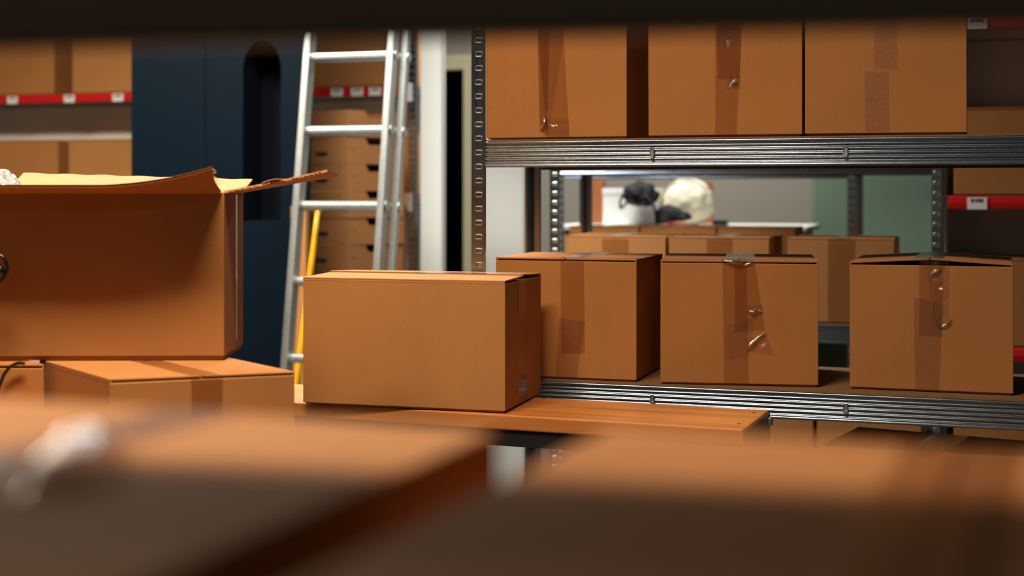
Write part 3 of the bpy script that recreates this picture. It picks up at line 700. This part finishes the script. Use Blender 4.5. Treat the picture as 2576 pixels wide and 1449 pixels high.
# ------------------------------------------------------------------ room
def wall(name, bm, mat): return structure(obj(name, bm, mat))
bm = bmesh.new(); box(bm, -5, 5, -1.8, 12.5, -.1, 0); wall('floor', bm, M['floor'])
bm = bmesh.new(); box(bm, -5, 5, -1.8, 12.5, 2.95, 3.05); wall('ceiling', bm, M['ceiling'])
bm = bmesh.new(); box(bm, -5, 5, -1.9, -1.8, 0, 2.95); wall('wall_front', bm, M['dark_wall'])
bm = bmesh.new(); box(bm, -5.1, -5, -1.8, 12.5, 0, 2.95); wall('wall_left', bm, M['grey_wall'])
bm = bmesh.new(); box(bm, 5, 5.1, -1.8, 12.5, 0, 2.95); wall('wall_right', bm, M['green_wall'])
bm = bmesh.new(); box(bm, -5, 5, 12.4, 12.5, 0, 2.95); wall('wall_far', bm, M['void'])
PW = Vector((0, 8.7, 0)); sd0, sd1 = on_line(1085, PW)[0], on_line(1170, PW)[0]
bm = bmesh.new()
for (x0, x1, z0, z1) in ((-5, sd0, 0, 2.95), (sd1, 4.6, 0, 2.95), (sd0, sd1, 2.0, 2.95)): box(bm, x0, x1, 0, .12, z0, z1)
o = wall('wall_back', bm, M['grey_wall']); o.location = PW; o.rotation_euler = (0, 0, GY)
bm = bmesh.new(); box(bm, sd0-.02, sd1+.06, -.03, 0, 2.0, 2.09); box(bm, sd1, sd1+.05, -.03, 0, 0, 2.0)
o = wall('trim_1', bm, M['cream_trim']); o.location = PW; o.rotation_euler = (0, 0, GY)
# navy wall with arched niche
NP = Vector(((332-CX)/F*5.9, 5.9, 0)); nw = on_line(772, NP)[0]
sn = lambda px: on_line(px, NP)[0]
zn = lambda px, y: ZC-(y-HY)/F*on_line(px, NP)[1].y
xa, xb = sn(611), sn(707); zt, zb = zn(660, 98), zn(660, 556); rr = (xb-xa)/2
arch = [(xa, zb)]+[((xa+xb)/2-rr*math.cos(math.pi*i/20), zt-rr*1.5+rr*1.5*math.sin(math.pi*i/20)) for i in range(21)]+[(xb, zb)]
bm = bmesh.new(); dpt = .16
front = [bm.verts.new((x, 0, z)) for x, z in arch]; 
def quad(a, b, c, d): bm.faces.new([bm.verts.new(p) for p in (a, b, c, d)])
HT = 2.95
quad((0, 0, 0), (xa, 0, 0), (xa, 0, HT), (0, 0, HT)); quad((xb, 0, 0), (nw, 0, 0), (nw, 0, HT), (xb, 0, HT)); quad((xa, 0, 0), (xb, 0, 0), (xb, 0, zb), (xa, 0, zb))
for i in range(1, len(arch)-2):
    (x0, z0), (x1, z1) = arch[i], arch[i+1]; quad((x0, 0, z0), (x1, 0, z1), (x1, 0, HT), (x0, 0, HT))
for p in (((0, 0, 0), (0, 0, HT), (0, .035, HT), (0, .035, 0)), ((nw, 0, 0), (nw, .035, 0), (nw, .035, HT), (nw, 0, HT))): quad(*p)
xs = sn(517); box(bm, 0, xs, -.004, 0, 0, HT)
bmesh.ops.remove_doubles(bm, verts=bm.verts[:], dist=1e-5)
nav = wall('wall_navy', bm, M['navy']); nav.location = NP; nav.rotation_euler = (0, 0, GY)
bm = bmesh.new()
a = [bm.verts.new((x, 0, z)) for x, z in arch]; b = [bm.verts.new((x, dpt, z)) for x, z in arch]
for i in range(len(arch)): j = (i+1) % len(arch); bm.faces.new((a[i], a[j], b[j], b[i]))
bm.faces.new(b); obj('arched_niche', bm, M['navy_shade'], nav)
# white pillars, green wall
def pillar(name, px0, px1, Z, dep, mat):
    P = Vector(((px0-CX)/F*Z, Z, 0)); w = on_line(px1, P)[0]
    bm = bmesh.new(); box(bm, 0, w, 0, dep, 0, 2.95); o = structure(obj(name, bm, mat, bevel=.012)); o.location = P; o.rotation_euler = (0, 0, GY); return o
pillar('wall_pillar', 1055, 1113, 6.05, .05, M['white_wall'])
pillar('wall_middle', 1192, 1322, 5.5, .03, M['white_dimmed'])
P = Vector(((2040-CX)/F*7.5, 7.5, 0))
bm = bmesh.new(); box(bm, 0, 2.6, 0, .12, 0, 2.95); o = structure(obj('wall_green', bm, M['green_wall'], bevel=.02)); o.location = P; o.rotation_euler = (0, 0, GY)

# ------------------------------------------------------------------ lights
def area(name, loc, sx, sy, power, col=(1, .93, .84), rot=(0, 0, 0), spread=180):
    l = bpy.data.lights.new(name, 'AREA'); l.shape = 'RECTANGLE'; l.size = sx; l.size_y = sy; l.energy = power; l.color = col; l.spread = math.radians(spread)
    o = bpy.data.objects.new(name, l); COL.objects.link(o); o.location = loc; o.rotation_euler = rot; return o
area('aisle_light', (-.55, 1.80, 2.9), 1.1, .3, 74, (1, .81, .58), spread=145)
area('back_light', (-.8, 4.4, 2.9), 1.0, .5, 84, (.98, 1, .97), spread=145)
area('left_rack_fill', (-2.15, 4.7, 2.9), .8, .4, 136, (1, .88, .70), spread=170)  # added lamp, brightens the cartons on the far left rack
area('far_light', (.3, 6.75, 2.9), .7, .4, 84, (1, .98, .94))
area('front_fill', (-1.0, -1.2, 2.9), 1.2, .3, 8, (.88, .95, 1))  # added fill behind the camera, lifts the shaded foreground shelf
Wd = bpy.data.worlds.new('world'); S.world = Wd; Wd.use_nodes = True
Wd.node_tree.nodes['Background'].inputs['Color'].default_value = (.6, .5, .4, 1); Wd.node_tree.nodes['Background'].inputs['Strength'].default_value = .008

# ------------------------------------------------------------------ camera
cam = bpy.data.cameras.new('camera'); co = bpy.data.objects.new('camera', cam); COL.objects.link(co)
co.location = (0, 0, ZC); co.rotation_euler = (math.pi/2, 0, 0)
cam.lens = 50; cam.sensor_width = 36; cam.sensor_fit = 'HORIZONTAL'; cam.shift_y = -(1449/2-HY)/2576
cam.clip_start = .02; cam.clip_end = 60
cam.dof.use_dof = True; cam.dof.focus_distance = 3.02; cam.dof.aperture_fstop = 2.8
S.camera = co
S.view_settings.view_transform = 'Standard'; S.view_settings.look = 'None'; S.view_settings.gamma = 1; S.view_settings.use_curve_mapping = False
S.view_settings.exposure = 0.0
